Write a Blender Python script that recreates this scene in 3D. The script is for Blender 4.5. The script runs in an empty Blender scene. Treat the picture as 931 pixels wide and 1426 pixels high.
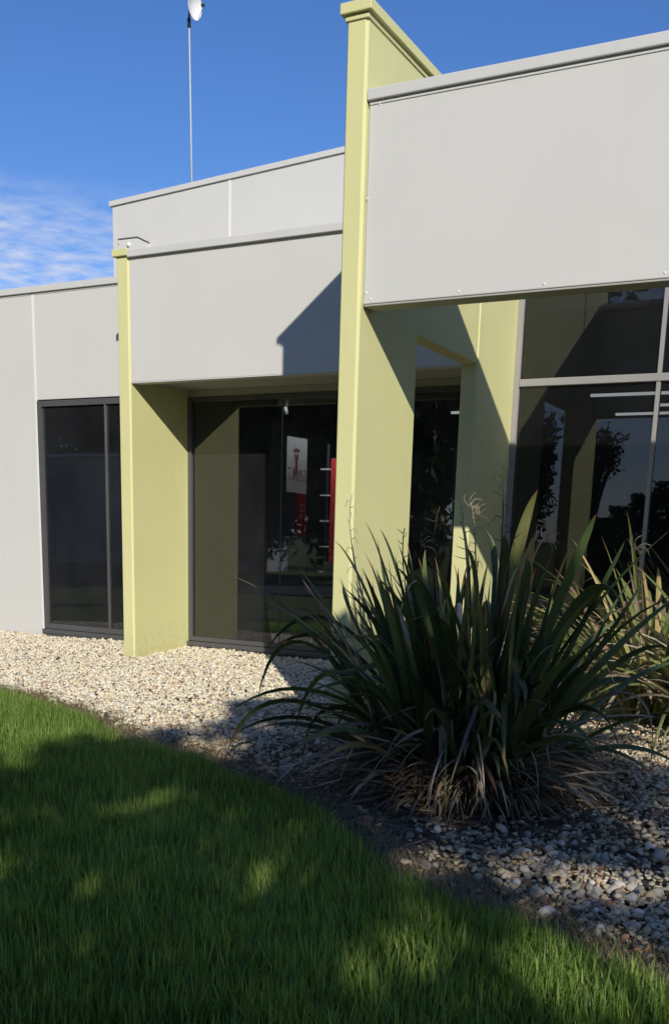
import bpy, bmesh, math, random
import numpy as np
from mathutils import Vector, Matrix
random.seed(7); rng = np.random.default_rng(7)
SC = bpy.context.scene; COL = SC.collection

# ------------------------------------------------------------------ camera
F, CX, CY, IW, IH = 1383.66, 465.5, 1050.47, 931.0, 1426.0
RIGHT = np.array([0.884, 0.466, 0.028]); DOWN = np.array([0.125, -0.179, -0.976]); FWD = np.array([-0.450, 0.866, -0.216])
YAW, PIT, ROL = 0.4789, 0.2180, -0.0287
_f = np.array([-math.sin(YAW)*math.cos(PIT), math.cos(YAW)*math.cos(PIT), -math.sin(PIT)])
_r0 = np.array([math.cos(YAW), math.sin(YAW), 0.0]); _d0 = np.cross(_f, _r0)
RIGHT = math.cos(ROL)*_r0 + math.sin(ROL)*_d0; DOWN = -math.sin(ROL)*_r0 + math.cos(ROL)*_d0; FWD = _f
EYE = np.array([0.0, 0.0, 1.254])
cam = bpy.data.cameras.new('camera'); camo = bpy.data.objects.new('camera', cam); COL.objects.link(camo)
cam.sensor_fit = 'VERTICAL'; cam.sensor_height = 36.0; cam.lens = 36.0*F/IH
cam.shift_y = (CY-IH/2)/IH; cam.clip_start = 0.05; cam.clip_end = 3000
camo.matrix_world = Matrix(((RIGHT[0], -DOWN[0], -FWD[0], EYE[0]), (RIGHT[1], -DOWN[1], -FWD[1], EYE[1]),
                            (RIGHT[2], -DOWN[2], -FWD[2], EYE[2]), (0, 0, 0, 1)))
SC.camera = camo
SC.view_settings.view_transform = 'Standard'; SC.view_settings.look = 'None'
SC.view_settings.exposure = 0.0; SC.view_settings.gamma = 1.0
SC.cycles.use_denoising = True
SC.cycles.max_bounces = 8; SC.cycles.transparent_max_bounces = 12

# ------------------------------------------------------------------ world and sun
SUN = Vector((0.79, -1.0, 0.62)).normalized()              # towards the sun
el = math.asin(SUN.z); az = math.atan2(SUN.x, SUN.y)
W = bpy.data.worlds.new('World'); SC.world = W; W.use_nodes = True
nt = W.node_tree; nt.nodes.clear()
def N(t, **k):
    n = nt.nodes.new(t)
    for a, b in k.items(): setattr(n, a, b)
    return n
def L(a, b): nt.links.new(a, b)
sky = N('ShaderNodeTexSky'); sky.sky_type = 'NISHITA'; sky.sun_disc = False
sky.sun_elevation = el; sky.sun_rotation = az; sky.air_density = 1.0; sky.dust_density = 0.15; sky.ozone_density = 3.0
hs = N('ShaderNodeHueSaturation'); hs.inputs['Saturation'].default_value = 1.12; hs.inputs['Value'].default_value = 1.0
tn = N('ShaderNodeMix', data_type='RGBA', blend_type='MULTIPLY'); tn.inputs[0].default_value = 1.0; tn.inputs[7].default_value = (.95, 1.0, 1.27, 1)
L(sky.outputs[0], tn.inputs[6]); L(tn.outputs[2], hs.inputs['Color'])
tc = N('ShaderNodeTexCoord'); sx = N('ShaderNodeSeparateXYZ'); L(tc.outputs['Generated'], sx.inputs[0])
zc = N('ShaderNodeMath', operation='MAXIMUM'); L(sx.outputs['Z'], zc.inputs[0]); zc.inputs[1].default_value = 0.03
dx = N('ShaderNodeMath', operation='DIVIDE'); L(sx.outputs['X'], dx.inputs[0]); L(zc.outputs[0], dx.inputs[1])
dy = N('ShaderNodeMath', operation='DIVIDE'); L(sx.outputs['Y'], dy.inputs[0]); L(zc.outputs[0], dy.inputs[1])
cb = N('ShaderNodeCombineXYZ'); L(dx.outputs[0], cb.inputs[0]); L(dy.outputs[0], cb.inputs[1])
n1 = N('ShaderNodeTexNoise'); n1.inputs['Scale'].default_value = 9.0; n1.inputs['Detail'].default_value = 5; n1.inputs['Roughness'].default_value = .55; n1.inputs['Distortion'].default_value = .0
n2 = N('ShaderNodeTexNoise'); n2.inputs['Scale'].default_value = 0.9; n2.inputs['Detail'].default_value = 3
L(cb.outputs[0], n1.inputs['Vector']); L(cb.outputs[0], n2.inputs['Vector'])
r1 = N('ShaderNodeMapRange'); L(n1.outputs['Fac'], r1.inputs['Value']); r1.inputs['From Min'].default_value = .30; r1.inputs['From Max'].default_value = .66
r2 = N('ShaderNodeMapRange'); L(n2.outputs['Fac'], r2.inputs['Value']); r2.inputs['From Min'].default_value = .28; r2.inputs['From Max'].default_value = .52
re = N('ShaderNodeMapRange'); L(sx.outputs['Z'], re.inputs['Value'])      # cloud bank lies low, thins upwards
re.inputs['From Min'].default_value = .292; re.inputs['From Max'].default_value = .245
m1 = N('ShaderNodeMath', operation='MULTIPLY'); L(r1.outputs[0], m1.inputs[0]); L(r2.outputs[0], m1.inputs[1])
m2 = N('ShaderNodeMath', operation='MULTIPLY'); L(m1.outputs[0], m2.inputs[0]); L(re.outputs[0], m2.inputs[1])
m3 = N('ShaderNodeMath', operation='MULTIPLY'); L(m2.outputs[0], m3.inputs[0]); m3.inputs[1].default_value = .78
mx = N('ShaderNodeMix', data_type='RGBA'); L(m3.outputs[0], mx.inputs['Factor']); L(hs.outputs[0], mx.inputs[6])
mx.inputs[7].default_value = (6.4, 7.0, 8.6, 1)
bg = N('ShaderNodeBackground'); bg.inputs['Strength'].default_value = 0.10; L(mx.outputs[2], bg.inputs['Color'])
wo = N('ShaderNodeOutputWorld'); L(bg.outputs[0], wo.inputs[0])
sl = bpy.data.lights.new('sun', 'SUN'); sl.energy = 4.35; sl.angle = math.radians(0.53); sl.color = (1.0, 0.95, 0.835)
so = bpy.data.objects.new('sun', sl); COL.objects.link(so); so.rotation_euler = SUN.to_track_quat('Z', 'Y').to_euler(); so.location = (10, -13, 12)

# ------------------------------------------------------------------ helpers
def ray(px, py):
    return RIGHT*(px-CX)/F + DOWN*(py-CY)/F + FWD
def at(px, py, Y):
    d = ray(px, py); return EYE + d*(Y/d[1])
def proj(P):
    P = np.atleast_2d(P) - EYE; z = P@FWD
    return np.stack([F*(P@RIGHT)/z+CX, F*(P@DOWN)/z+CY, z], 1)
def gz(x, y):
    y = np.asarray(y, float); x = np.asarray(x, float)
    b = -0.035*(8.8-np.clip(y, -3, 8.8))
    return b + 0.012*np.sin(1.7*x+0.6)*np.cos(1.3*y+0.4) + 0.006*np.sin(4.1*x+2.2*y)

def empty(name, loc, label=None, cat=None, group=None):
    o = bpy.data.objects.new(name, None); COL.objects.link(o); o.location = loc; o.empty_display_size = .1
    tag(o, label, cat, group); return o
def tag(o, label=None, cat=None, group=None, kind=None):
    if label: o['label'] = label
    if cat: o['category'] = cat
    if group: o['group'] = group
    if kind: o['kind'] = kind
    return o
def wloc(o):
    return o.location if o.parent is None else (Vector((0, 0, 0)))
def setparent(o, p):
    if p is None: return
    o.parent = p
    top = p
    while top.parent is not None: top = top.parent
    if p is top: o.matrix_parent_inverse = Matrix.Translation(-p.location)
def link(name, me, mat, parent=None, loc=None):
    o = bpy.data.objects.new(name, me); COL.objects.link(o)
    if mat is not None and not me.materials: me.materials.append(mat)
    setparent(o, parent); return o
def mesh(name, v, f, mat, parent=None, smooth=False):
    me = bpy.data.meshes.new(name); me.from_pydata([tuple(map(float, p)) for p in v], [], f); me.update()
    if smooth: me.polygons.foreach_set('use_smooth', [True]*len(me.polygons))
    return link(name, me, mat, parent)
def bmobj(name, bm, mat, parent=None, smooth=False):
    bmesh.ops.recalc_face_normals(bm, faces=bm.faces)
    me = bpy.data.meshes.new(name); bm.to_mesh(me); bm.free()
    if smooth: me.polygons.foreach_set('use_smooth', [True]*len(me.polygons))
    return link(name, me, mat, parent)
def addbox(bm, x0, x1, y0, y1, z0, z1):
    vs = [bm.verts.new((x, y, z)) for x in (x0, x1) for y in (y0, y1) for z in (z0, z1)]
    for q in ((0, 1, 3, 2), (4, 6, 7, 5), (0, 4, 5, 1), (2, 3, 7, 6), (0, 2, 6, 4), (1, 5, 7, 3)):
        bm.faces.new([vs[i] for i in q])
    return vs
def box(name, x0, x1, y0, y1, z0, z1, mat, parent=None, bevel=0.004, seg=2):
    bm = bmesh.new(); addbox(bm, x0, x1, y0, y1, z0, z1)
    if bevel: bmesh.ops.bevel(bm, geom=bm.edges[:], offset=bevel, segments=seg, affect='EDGES', profile=.5)
    return bmobj(name, bm, mat, parent)
def tube(name, pts, rad, mat, parent=None, n=8, smooth=True):
    v, f = tubevf(pts, rad, n); return mesh(name, v, f, mat, parent, smooth)
def tubevf(pts, rad, n=8, off=0):
    pts = [Vector(p) for p in pts]; v = []; f = []
    if not hasattr(rad, '__len__'): rad = [rad]*len(pts)
    for i, p in enumerate(pts):
        t = (pts[min(i+1, len(pts)-1)]-pts[max(i-1, 0)]).normalized()
        a = t.orthogonal().normalized() if abs(t.z) > .99 else t.cross(Vector((0, 0, 1))).normalized()
        b = t.cross(a)
        for k in range(n):
            th = 2*math.pi*k/n; v.append(p+(a*math.cos(th)+b*math.sin(th))*rad[i])
    for i in range(len(pts)-1):
        for k in range(n):
            f.append((off+i*n+k, off+i*n+(k+1) % n, off+(i+1)*n+(k+1) % n, off+(i+1)*n+k))
    f.append(tuple(off+k for k in range(n))[::-1]); f.append(tuple(off+(len(pts)-1)*n+k for k in range(n)))
    return v, f
def bulk(name, V, Fi, k, mat, parent=None, smooth=False, attrs=None):
    """fast mesh: V (n,3), Fi (m,k) faces of k corners, attrs {name: per-vertex floats}"""
    me = bpy.data.meshes.new(name); V = np.ascontiguousarray(V, np.float32); Fi = np.ascontiguousarray(Fi, np.int32)
    me.vertices.add(len(V)); me.vertices.foreach_set('co', V.ravel())
    me.loops.add(Fi.size); me.loops.foreach_set('vertex_index', Fi.ravel())
    me.polygons.add(len(Fi)); me.polygons.foreach_set('loop_start', np.arange(0, Fi.size, k, dtype=np.int32))
    try: me.polygons.foreach_set('loop_total', np.full(len(Fi), k, np.int32))
    except Exception: pass
    if smooth: me.polygons.foreach_set('use_smooth', np.ones(len(Fi), bool))
    me.update(calc_edges=True)
    for a, d in (attrs or {}).items():
        at_ = me.attributes.new(a, 'FLOAT', 'POINT'); at_.data.foreach_set('value', np.ascontiguousarray(d, np.float32))
    return link(name, me, mat, parent)

# ------------------------------------------------------------------ materials
class Mat:
    def __init__(s, name):
        s.m = bpy.data.materials.new(name); s.m.use_nodes = True; s.t = s.m.node_tree
        s.b = s.t.nodes['Principled BSDF']; s.o = s.t.nodes['Material Output']
    def n(s, t, **k):
        x = s.t.nodes.new(t)
        for a, b in k.items():
            if a in x.inputs: x.inputs[a].default_value = b
            else: setattr(x, a, b)
        return x
    def l(s, a, b): s.t.links.new(a, b)
    def noise(s, scale, detail=4, rough=.55, coord='Object', stretch=None):
        c = s.n('ShaderNodeTexCoord'); x = s.n('ShaderNodeTexNoise'); x.inputs['Scale'].default_value = scale
        x.inputs['Detail'].default_value = detail; x.inputs['Roughness'].default_value = rough
        if stretch:
            mp = s.n('ShaderNodeMapping'); mp.inputs['Scale'].default_value = stretch; s.l(c.outputs[coord], mp.inputs[0]); s.l(mp.outputs[0], x.inputs['Vector'])
        else: s.l(c.outputs[coord], x.inputs['Vector'])
        return x.outputs['Fac']
    def ramp(s, fac, stops, interp='LINEAR'):
        r = s.n('ShaderNodeValToRGB'); e = r.color_ramp.elements; r.color_ramp.interpolation = interp
        while len(e) < len(stops): e.new(.5)
        for x, (p, c) in zip(e, stops): x.position = p; x.color = (*c, 1)
        s.l(fac, r.inputs[0]); return r.outputs[0]
    def rng(s, fac, a, b, c, d):
        r = s.n('ShaderNodeMapRange'); s.l(fac, r.inputs[0])
        for i, v in enumerate((a, b, c, d)): r.inputs[i+1].default_value = v
        return r.outputs[0]
    def mix(s, fac, a, b, mode='MIX'):
        m = s.n('ShaderNodeMix', data_type='RGBA', blend_type=mode)
        for v, i in ((fac, 0), (a, 6), (b, 7)):
            if isinstance(v, (int, float)): m.inputs[i].default_value = v
            elif isinstance(v, tuple): m.inputs[i].default_value = (*v, 1)
            else: s.l(v, m.inputs[i])
        return m.outputs[2]
    def bump(s, h, strength=.2, dist=.01):
        b = s.n('ShaderNodeBump'); b.inputs['Strength'].default_value = strength; b.inputs['Distance'].default_value = dist
        s.l(h, b.inputs['Height']); s.l(b.outputs[0], s.b.inputs['Normal'])
    def base(s, c, rough=.5, spec=.5, metal=0):
        if isinstance(c, tuple): s.b.inputs['Base Color'].default_value = (*c, 1)
        else: s.l(c, s.b.inputs['Base Color'])
        if isinstance(rough, (int, float)): s.b.inputs['Roughness'].default_value = rough
        else: s.l(rough, s.b.inputs['Roughness'])
        s.b.inputs['Specular IOR Level'].default_value = spec; s.b.inputs['Metallic'].default_value = metal
def paint(name, col, var=.04, rough=.55, streak=.05, spec=.3, splash=False):
    m = Mat(name)
    a = m.noise(1.6, 5, .6); b = m.noise(3.0, 5, .6, stretch=(5, 5, .25)); d = m.noise(60, 3, .6)
    lo = tuple(c*(1-var) for c in col); hi = tuple(min(1, c*(1+var)) for c in col)
    c1 = m.ramp(a, [(.3, lo), (.7, hi)])
    c2 = m.mix(m.rng(b, .52, .75, 0, streak), c1, tuple(c*.72 for c in col))
    if splash:                                                      # soil splashed up from the bed
        g = m.n('ShaderNodeNewGeometry'); sp = m.n('ShaderNodeSeparateXYZ'); m.l(g.outputs['Position'], sp.inputs[0])
        h = m.rng(sp.outputs['Z'], -.12, .38, 1, 0); mu = m.n('ShaderNodeMath', operation='MULTIPLY'); m.l(h, mu.inputs[0]); m.l(m.rng(m.noise(14, 6, .7), .38, .72, 0, .6), mu.inputs[1])
        c2 = m.mix(mu.outputs[0], c2, (.30, .25, .17))
    m.base(c2, m.rng(a, .3, .7, rough-.06, rough+.06), spec); m.bump(d, .10, .0015); return m.m
M = {}
M['grey_panel'] = paint('grey_panel_paint', (.605, .595, .568), .018, .6, .05, .25)
M['grey_cap'] = paint('grey_coping_paint', (.60, .59, .57), .03, .45, .04, .4)
M['green'] = paint('lime_render_paint', (.655, .632, .315), .03, .62, .09, .25, True)
M['white_strip'] = paint('white_joint_strip', (.76, .75, .70), .03, .5, .03)
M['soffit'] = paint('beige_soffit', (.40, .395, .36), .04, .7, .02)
M['dark_frame'] = paint('charcoal_aluminium', (.085, .085, .088), .05, .38, .03, .5)
M['light_frame'] = paint('silver_aluminium', (.30, .29, .285), .05, .38, .03, .5)
M['white'] = paint('white_plastic', (.8, .8, .78), .02, .4, .0)
M['dark'] = paint('dark_plastic', (.03, .03, .032), .1, .5, .0)
M['interior'] = paint('dark_interior_wall', (.035, .035, .038), .1, .8, .0)
M['carpet'] = paint('dark_carpet', (.025, .026, .03), .2, .95, .0, .1)
M['red'] = paint('red_sheet', (.55, .035, .04), .05, .5, .0)
M['redtext'] = paint('red_lettering', (.50, .03, .04), .02, .5, .0)
M['signwhite'] = paint('white_sheet', (.80, .82, .82), .02, .5, .0)
m = Mat('white_sheet_translucent'); m.base((.82, .84, .84), .5, .3); t_ = m.n('ShaderNodeBsdfTranslucent'); t_.inputs[0].default_value = (.8, .82, .82, 1); x_ = m.n('ShaderNodeMixShader'); x_.inputs[0].default_value = .5; m.l(m.b.outputs[0], x_.inputs[1]); m.l(t_.outputs[0], x_.inputs[2]); m.l(x_.outputs[0], m.o.inputs[0]); M['signwhite'] = m.m
m = Mat('red_sheet_translucent'); m.base((.55, .03, .04), .5, .3); t_ = m.n('ShaderNodeBsdfTranslucent'); t_.inputs[0].default_value = (.6, .03, .04, 1); x_ = m.n('ShaderNodeMixShader'); x_.inputs[0].default_value = .5; m.l(m.b.outputs[0], x_.inputs[1]); m.l(t_.outputs[0], x_.inputs[2]); m.l(x_.outputs[0], m.o.inputs[0]); M['red_banner'] = m.m
M['signdark'] = paint('grey_exit_sheet', (.22, .27, .29), .03, .5, .0)
M['black'] = paint('black_lettering', (.012, .012, .012), .02, .5, .0)
M['steel'] = paint('galvanised_steel', (.5, .5, .5), .06, .4, .0)
M['asphalt'] = paint('asphalt', (.05, .05, .052), .2, .9, .1)
M['warehouse'] = paint('grey_cladding', (.30, .31, .33), .05, .7, .08)

def glass(name, tint, ior, dirt=.012):
    m = Mat(name); m.t.nodes.remove(m.b)
    fr = m.n('ShaderNodeFresnel'); fr.inputs['IOR'].default_value = ior
    tr = m.n('ShaderNodeBsdfTransparent'); tr.inputs['Color'].default_value = (*tint, 1)
    gl = m.n('ShaderNodeBsdfGlossy'); gl.inputs['Roughness'].default_value = .003; gl.inputs['Color'].default_value = (.93, .95, .97, 1)
    bb = m.n('ShaderNodeBump'); bb.inputs['Strength'].default_value = .025; bb.inputs['Distance'].default_value = .02
    m.l(m.noise(1.3, 2, .4), bb.inputs['Height']); m.l(bb.outputs[0], gl.inputs['Normal'])
    m1 = m.n('ShaderNodeMixShader'); m.l(fr.outputs[0], m1.inputs[0]); m.l(tr.outputs[0], m1.inputs[1]); m.l(gl.outputs[0], m1.inputs[2])
    df = m.n('ShaderNodeBsdfDiffuse'); df.inputs['Color'].default_value = (.46, .48, .53, 1)
    dn = m.rng(m.noise(2.2, 5, .6), .35, .75, dirt*.75, dirt*1.5)
    m2 = m.n('ShaderNodeMixShader'); m.l(dn, m2.inputs[0]); m.l(m1.outputs[0], m2.inputs[1]); m.l(df.outputs[0], m2.inputs[2])
    m.l(m2.outputs[0], m.o.inputs[0]); return m.m
M['glass'] = glass('tinted_glass', (.62, .64, .66), 1.9, .026)
M['glass_r'] = glass('tinted_glass_front_office', (.55, .57, .60), 1.54, .012)

m = Mat('fluorescent_tube'); m.base((.8, .8, .8)); m.b.inputs['Emission Color'].default_value = (1, .98, .92, 1); m.b.inputs['Emission Strength'].default_value = 0.9; M['tube'] = m.m
m = Mat('sign_fill_panel'); m.base((.8, .8, .8)); m.b.inputs['Emission Color'].default_value = (1, .98, .92, 1); m.b.inputs['Emission Strength'].default_value = 140; M['tube_sign_fill'] = m.m  # strong glow added to light the entrance sign

# stones
STONE = [(0, (.76, .68, .52)), (.15, (.85, .78, .60)), (.36, (.88, .83, .70)), (.52, (.60, .56, .47)), (.59, (.78, .66, .43)), (.68, (.84, .80, .70)), (.80, (.44, .41, .36)), (.86, (.78, .69, .52)), (.95, (.50, .32, .20)), (1, (.33, .30, .26))]
GREYS = [(0, (.50, .47, .40)), (.18, (.74, .66, .50)), (.34, (.80, .76, .66)), (.46, (.50, .47, .41)), (.56, (.68, .56, .36)), (.66, (.78, .74, .68)), (.78, (.36, .345, .32)), (.86, (.70, .62, .48)), (.93, (.44, .27, .17)), (1, (.27, .25, .22))]
def stone(name, attr):
    m = Mat(name)
    if attr is True: a = m.n('ShaderNodeAttribute', attribute_name='rnd').outputs['Fac']
    else: a = m.n('ShaderNodeObjectInfo').outputs['Random']
    c = m.ramp(a, STONE if attr != 'grey' else GREYS, 'CONSTANT')
    g_ = m.n('ShaderNodeAttribute', attribute_name='browning').outputs['Fac']
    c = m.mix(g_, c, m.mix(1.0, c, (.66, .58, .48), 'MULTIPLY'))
    c = m.mix(m.rng(m.noise(38, 4, .65), .35, .7, 0, .55), c, m.mix(1.0, c, (.72, .62, .5), 'MULTIPLY'))
    m.base(c, .72, .3); m.bump(m.noise(90, 4, .7), .5, .004); return m.m
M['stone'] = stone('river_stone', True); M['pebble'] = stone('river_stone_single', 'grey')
m = Mat('garden_soil'); a = m.noise(9, 8, .7); c = m.ramp(a, [(.3, (.10, .078, .055)), (.5, (.19, .152, .108)), (.7, (.32, .265, .19))])
m.base(c, .95, .1); m.bump(m.noise(45, 8, .75), .9, .03); M['soil'] = m.m
m = Mat('lawn_thatch'); a = m.noise(7, 8, .7); c = m.ramp(a, [(.3, (.08, .10, .035)), (.55, (.14, .165, .055)), (.75, (.22, .20, .09))])
m.base(c, .95, .1); m.bump(m.noise(60, 6, .7), .9, .03); M['lawn'] = m.m

def leafmat(name, stops, src, trans=.35, rough=.45, spec=.4, tip=None, tcol=(1.1, 1.2, .6)):
    m = Mat(name)
    if src == 'obj': a = m.n('ShaderNodeObjectInfo').outputs['Random']
    else: a = m.n('ShaderNodeAttribute', attribute_name='rnd').outputs['Fac']
    c = m.ramp(a, stops)
    if tip:
        s_ = m.n('ShaderNodeAttribute', attribute_name='along').outputs['Fac']
        ad = m.n('ShaderNodeMath', operation='ADD'); m.l(s_, ad.inputs[0]); m.l(m.rng(m.noise(6, 3), .3, .7, -.10, .10), ad.inputs[1])
        c = m.mix(m.rng(ad.outputs[0], .90, 1.0, 0, .9), c, tip)
        st = m.noise(30, 3, .6, stretch=(1, 1, .12)); c = m.mix(m.rng(st, .45, .7, 0, .4), c, m.mix(1.0, c, (1.5, 1.35, 1.1), 'MULTIPLY'))
    m.base(c, rough, spec)
    if trans:
        t = m.n('ShaderNodeBsdfTranslucent'); m.l(m.mix(1.0, c, tcol, 'MULTIPLY'), t.inputs[0])
        x = m.n('ShaderNodeMixShader'); x.inputs[0].default_value = trans; m.l(m.b.outputs[0], x.inputs[1]); m.l(t.outputs[0], x.inputs[2]); m.l(x.outputs[0], m.o.inputs[0])
    return m.m
M['grass'] = leafmat('grass_blade', [(0, (.115, .185, .036)), (.4, (.205, .30, .066)), (.8, (.32, .41, .115)), (.93, (.36, .44, .15)), (1, (.56, .47, .27))], 'attr', .45, .45, .3, tcol=(1.3, 1.5, .7))
M['flax'] = leafmat('flax_leaf', [(0, (.036, .060, .026)), (.45, (.058, .092, .036)), (.78, (.090, .132, .050)), (.92, (.15, .18, .065)), (1, (.24, .19, .09))], 'obj', .25, .40, .45, tip=(.26, .13, .06))
M['deadflax'] = leafmat('dry_flax_leaf', [(0, (.13, .095, .068)), (.3, (.25, .19, .135)), (.65, (.40, .33, .24)), (.9, (.56, .49, .38)), (1, (.28, .13, .07))], 'obj', .15, .7, .2)
M['deadmass'] = leafmat('dry_flax_thatch', [(0, (.07, .05, .036)), (.5, (.16, .12, .085)), (1, (.40, .33, .24))], 'attr', .1, .75, .15)
M['yflax'] = leafmat('pale_flax_leaf', [(0, (.10, .15, .045)), (.45, (.18, .225, .07)), (.75, (.30, .30, .12)), (1, (.50, .38, .17))], 'obj', .3, .4, .4, tip=(.30, .17, .08))
M['treeleaf'] = leafmat('tree_leaf', [(0, (.03, .055, .018)), (.6, (.05, .085, .025)), (1, (.085, .11, .035))], 'attr', .25, .5, .3)
M['straw'] = leafmat('dry_straw', [(0, (.19, .15, .09)), (.6, (.30, .24, .14)), (1, (.42, .35, .22))], 'attr', .15, .8, .1)
m = Mat('bark'); m.base(m.ramp(m.noise(12, 6, .7, stretch=(1, 1, .2)), [(.3, (.05, .04, .03)), (.7, (.16, .13, .10))]), .9, .1); m.bump(m.noise(20, 6, .7, stretch=(1, 1, .15)), .8, .03); M['bark'] = m.m
m = Mat('stalk'); m.base(m.ramp(m.noise(9, 4), [(.3, (.03, .022, .016)), (.7, (.09, .06, .04))]), .7, .2); M['stalk'] = m.m
m = Mat('pale_stalk'); m.base((.36, .29, .20), .7, .2); M['palestalk'] = m.m

# ------------------------------------------------------------------ ground
EDGE = np.array([(-40, 8.6), (-14, 7.1), (-9, 6.35), (-7, 6.02), (-6.117, 5.837), (-5.191, 5.66), (-4.116, 5.089), (-3.26, 4.757), (-2.665, 4.584), (-1.974, 4.082), (-1.621, 3.794), (-1.286, 3.614), (-.892, 3.48), (-.579, 3.38), (-.418, 3.315), (.5, 3.08), (3, 2.7), (12, 2.6)])
def edge(x): return np.interp(x, EDGE[:, 0], EDGE[:, 1]) + .035*np.sin(5*x) + .02*np.sin(13*x+1)
def sheet(name, xs, ylo, yhi, ny, dz, mat, label=None):
    V = []; Fq = []
    for x in xs:
        a = ylo(x); b = yhi(x)
        for j in range(ny+1):
            y = a+(b-a)*j/ny; V.append((x, y, float(gz(x, y))+dz))
    n = ny+1
    for i in range(len(xs)-1):
        for j in range(ny): Fq.append((i*n+j, (i+1)*n+j, (i+1)*n+j+1, i*n+j+1))
    o = mesh(name, V, Fq, mat, smooth=True); tag(o, label, kind='structure'); return o
V = [(-900, -900, -.45), (900, -900, -.45), (900, 900, -.45), (-900, 900, -.45)]
tag(mesh('ground', V, [(0, 1, 2, 3)], M['lawn']), 'wide grassy ground reaching to the horizon', kind='structure')
xs = list(np.linspace(-20, -9, 12))+list(np.linspace(-8.8, 1.5, 110))+list(np.linspace(1.8, 12, 12))
lawn = sheet('lawn', xs, lambda x: -12.0, lambda x: float(edge(x))-.02, 70, 0, M['lawn'], 'green mown lawn sloping towards the office building')
bed = sheet('gravel_bed', xs, lambda x: float(edge(x))-.10, lambda x: 9.2, 60, -.006, M['soil'], 'stone covered garden bed between lawn and office wall')
tag(box('road', -90, 60, -11.8, -5.2+(-.6), -.47, -.372, M['asphalt'], None, .0), 'grey asphalt road across the lawn', kind='structure')

# ------------------------------------------------------------------ office building
B = empty('office_building', (-4.5, 8.8, 0.0), 'single storey office in grey panels with lime green piers and tinted windows', 'building')
def part(*a, **k): return box(*a, parent=B, **k)
YW = 8.79; YG = 8.87
# left wall
part('wall_panel', -18, -8.462, YW, YW+.15, -.3, 3.735, M['grey_panel'])
part('wall_panel', -8.438, -6.56, YW, YW+.15, 2.625, 3.735, M['grey_panel'])
part('joint_strip', -8.462, -8.438, YW-.006, YW+.05, 0.0, 3.735, M['white_strip'], bevel=.002)
part('coping', -18, -6.585, YW-.03, YW+.34, 3.737, 3.80, M['grey_cap'])
part('flashing', -18, -6.59, YW-.006, YW+.05, 3.718, 3.7365, M['grey_cap'], bevel=.002)
part('roof', -18, -7.95, YW+.30, 16, 3.45, 3.60, M['grey_cap'], bevel=0)
def window(x0, x1, y, z0, z1, mulls, matf, matg, fw=.055, dep=.09, transom=None, sill=True, mw=.022, md=.06):
    w = None
    bm = bmesh.new()
    addbox(bm, x0, x0+fw, y-.02, y+dep, z0, z1); addbox(bm, x1-fw, x1, y-.02, y+dep, z0, z1)
    addbox(bm, x0+fw, x1-fw, y-.018, y+dep, z1-fw, z1); addbox(bm, x0+fw, x1-fw, y-.018, y+dep, z0, z0+fw)
    w = bmobj('window', bm, matf, B)
    xs_ = [x0+fw]+list(mulls)+[x1-fw]
    zs_ = [(z0+fw, z1-fw)] if transom is None else [(z0+fw, transom[0]), (transom[1], z1-fw)]
    for mxx in mulls:
        for (a, b) in zs_: box('mullion', mxx-mw/2, mxx+mw/2, y-.016 if md > .03 else y+.006, y+md, a, b, matf, w, .003, 1)
    if transom: box('transom', x0+fw, x1-fw, y-.026, y+.06, transom[0], transom[1], matf, w, .004, 1)
    for (a, b) in zs_:
        for i in range(len(xs_)-1):
            l_ = xs_[i]+(mw/2 if i else 0); r_ = xs_[i+1]-(mw/2 if i+1 < len(xs_)-1 else 0)
            box('pane', l_-.004, r_+.004, y+.012, y+.018, a-.004, b+.004, matg, w, 0)
    if sill: box('sill', x0-.012, x1, y-.05, y+dep, z0-.055, z0-.006, matf, w, .003, 1)
    return w
window(-8.432, -6.50, YW+.012, .085, 2.612, [-7.468], M['dark_frame'], M['glass'], fw=.06)
window(-6.423, -3.075, YG, .085, 2.59, [-5.30, -4.19], M['dark_frame'], M['glass'], fw=.045, mw=.007, md=.024)
window(-2.936, 3.3, YG, .085, 3.62, [-1.705, -.47, .77, 2.0], M['light_frame'], M['glass_r'], fw=.05, transom=(2.555, 2.617), mw=.034)
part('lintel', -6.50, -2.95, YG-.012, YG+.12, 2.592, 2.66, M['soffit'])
part('wall_panel', -2.936, 3.3, YG-.01, YG+.14, 3.625, 3.74, M['grey_panel'])
part('coping', -2.936, 3.33, YG-.05, YG+.3, 3.742, 3.81, M['grey_cap'])
part('wall_panel', 3.31, 9, YG-.01, YG+.14, -.3, 3.74, M['grey_panel'])
part('plinth', -6.42, -3.09, YG-.035, YG+.12, -.3, .027, M['dark_frame'])
part('plinth', -8.43, -6.57, YW-.03, YW+.12, -.3, .027, M['dark_frame'])
part('plinth', -2.92, 3.3, YG-.03, YG+.12, -.3, .027, M['dark_frame'])

def pier(name, x0, x1, y0, y1, z0, z1, ch=.016):
    """wall pier with chamfered front corners"""
    P = [(x0+ch*.5, y0), (x1-ch, y0), (x1, y0+ch), (x1, y1), (x0, y1), (x0, y0+ch*.5)]
    v = [(x, y, z) for z in (z0, z1) for x, y in P]; n = len(P)
    f = [tuple(range(n))[::-1], tuple(range(n, 2*n))]+[(i, (i+1) % n, n+(i+1) % n, n+i) for i in range(n)]
    return mesh(name, v, f, M['green'], B)
# left pier with its cap
p1 = pier('pier', -6.560, -6.423, 7.933, 8.86, -.35, 3.722)
box('cap', -6.600, -6.424, 7.905, 8.75, 3.724, 3.785, M['green'], p1, .005)
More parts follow.
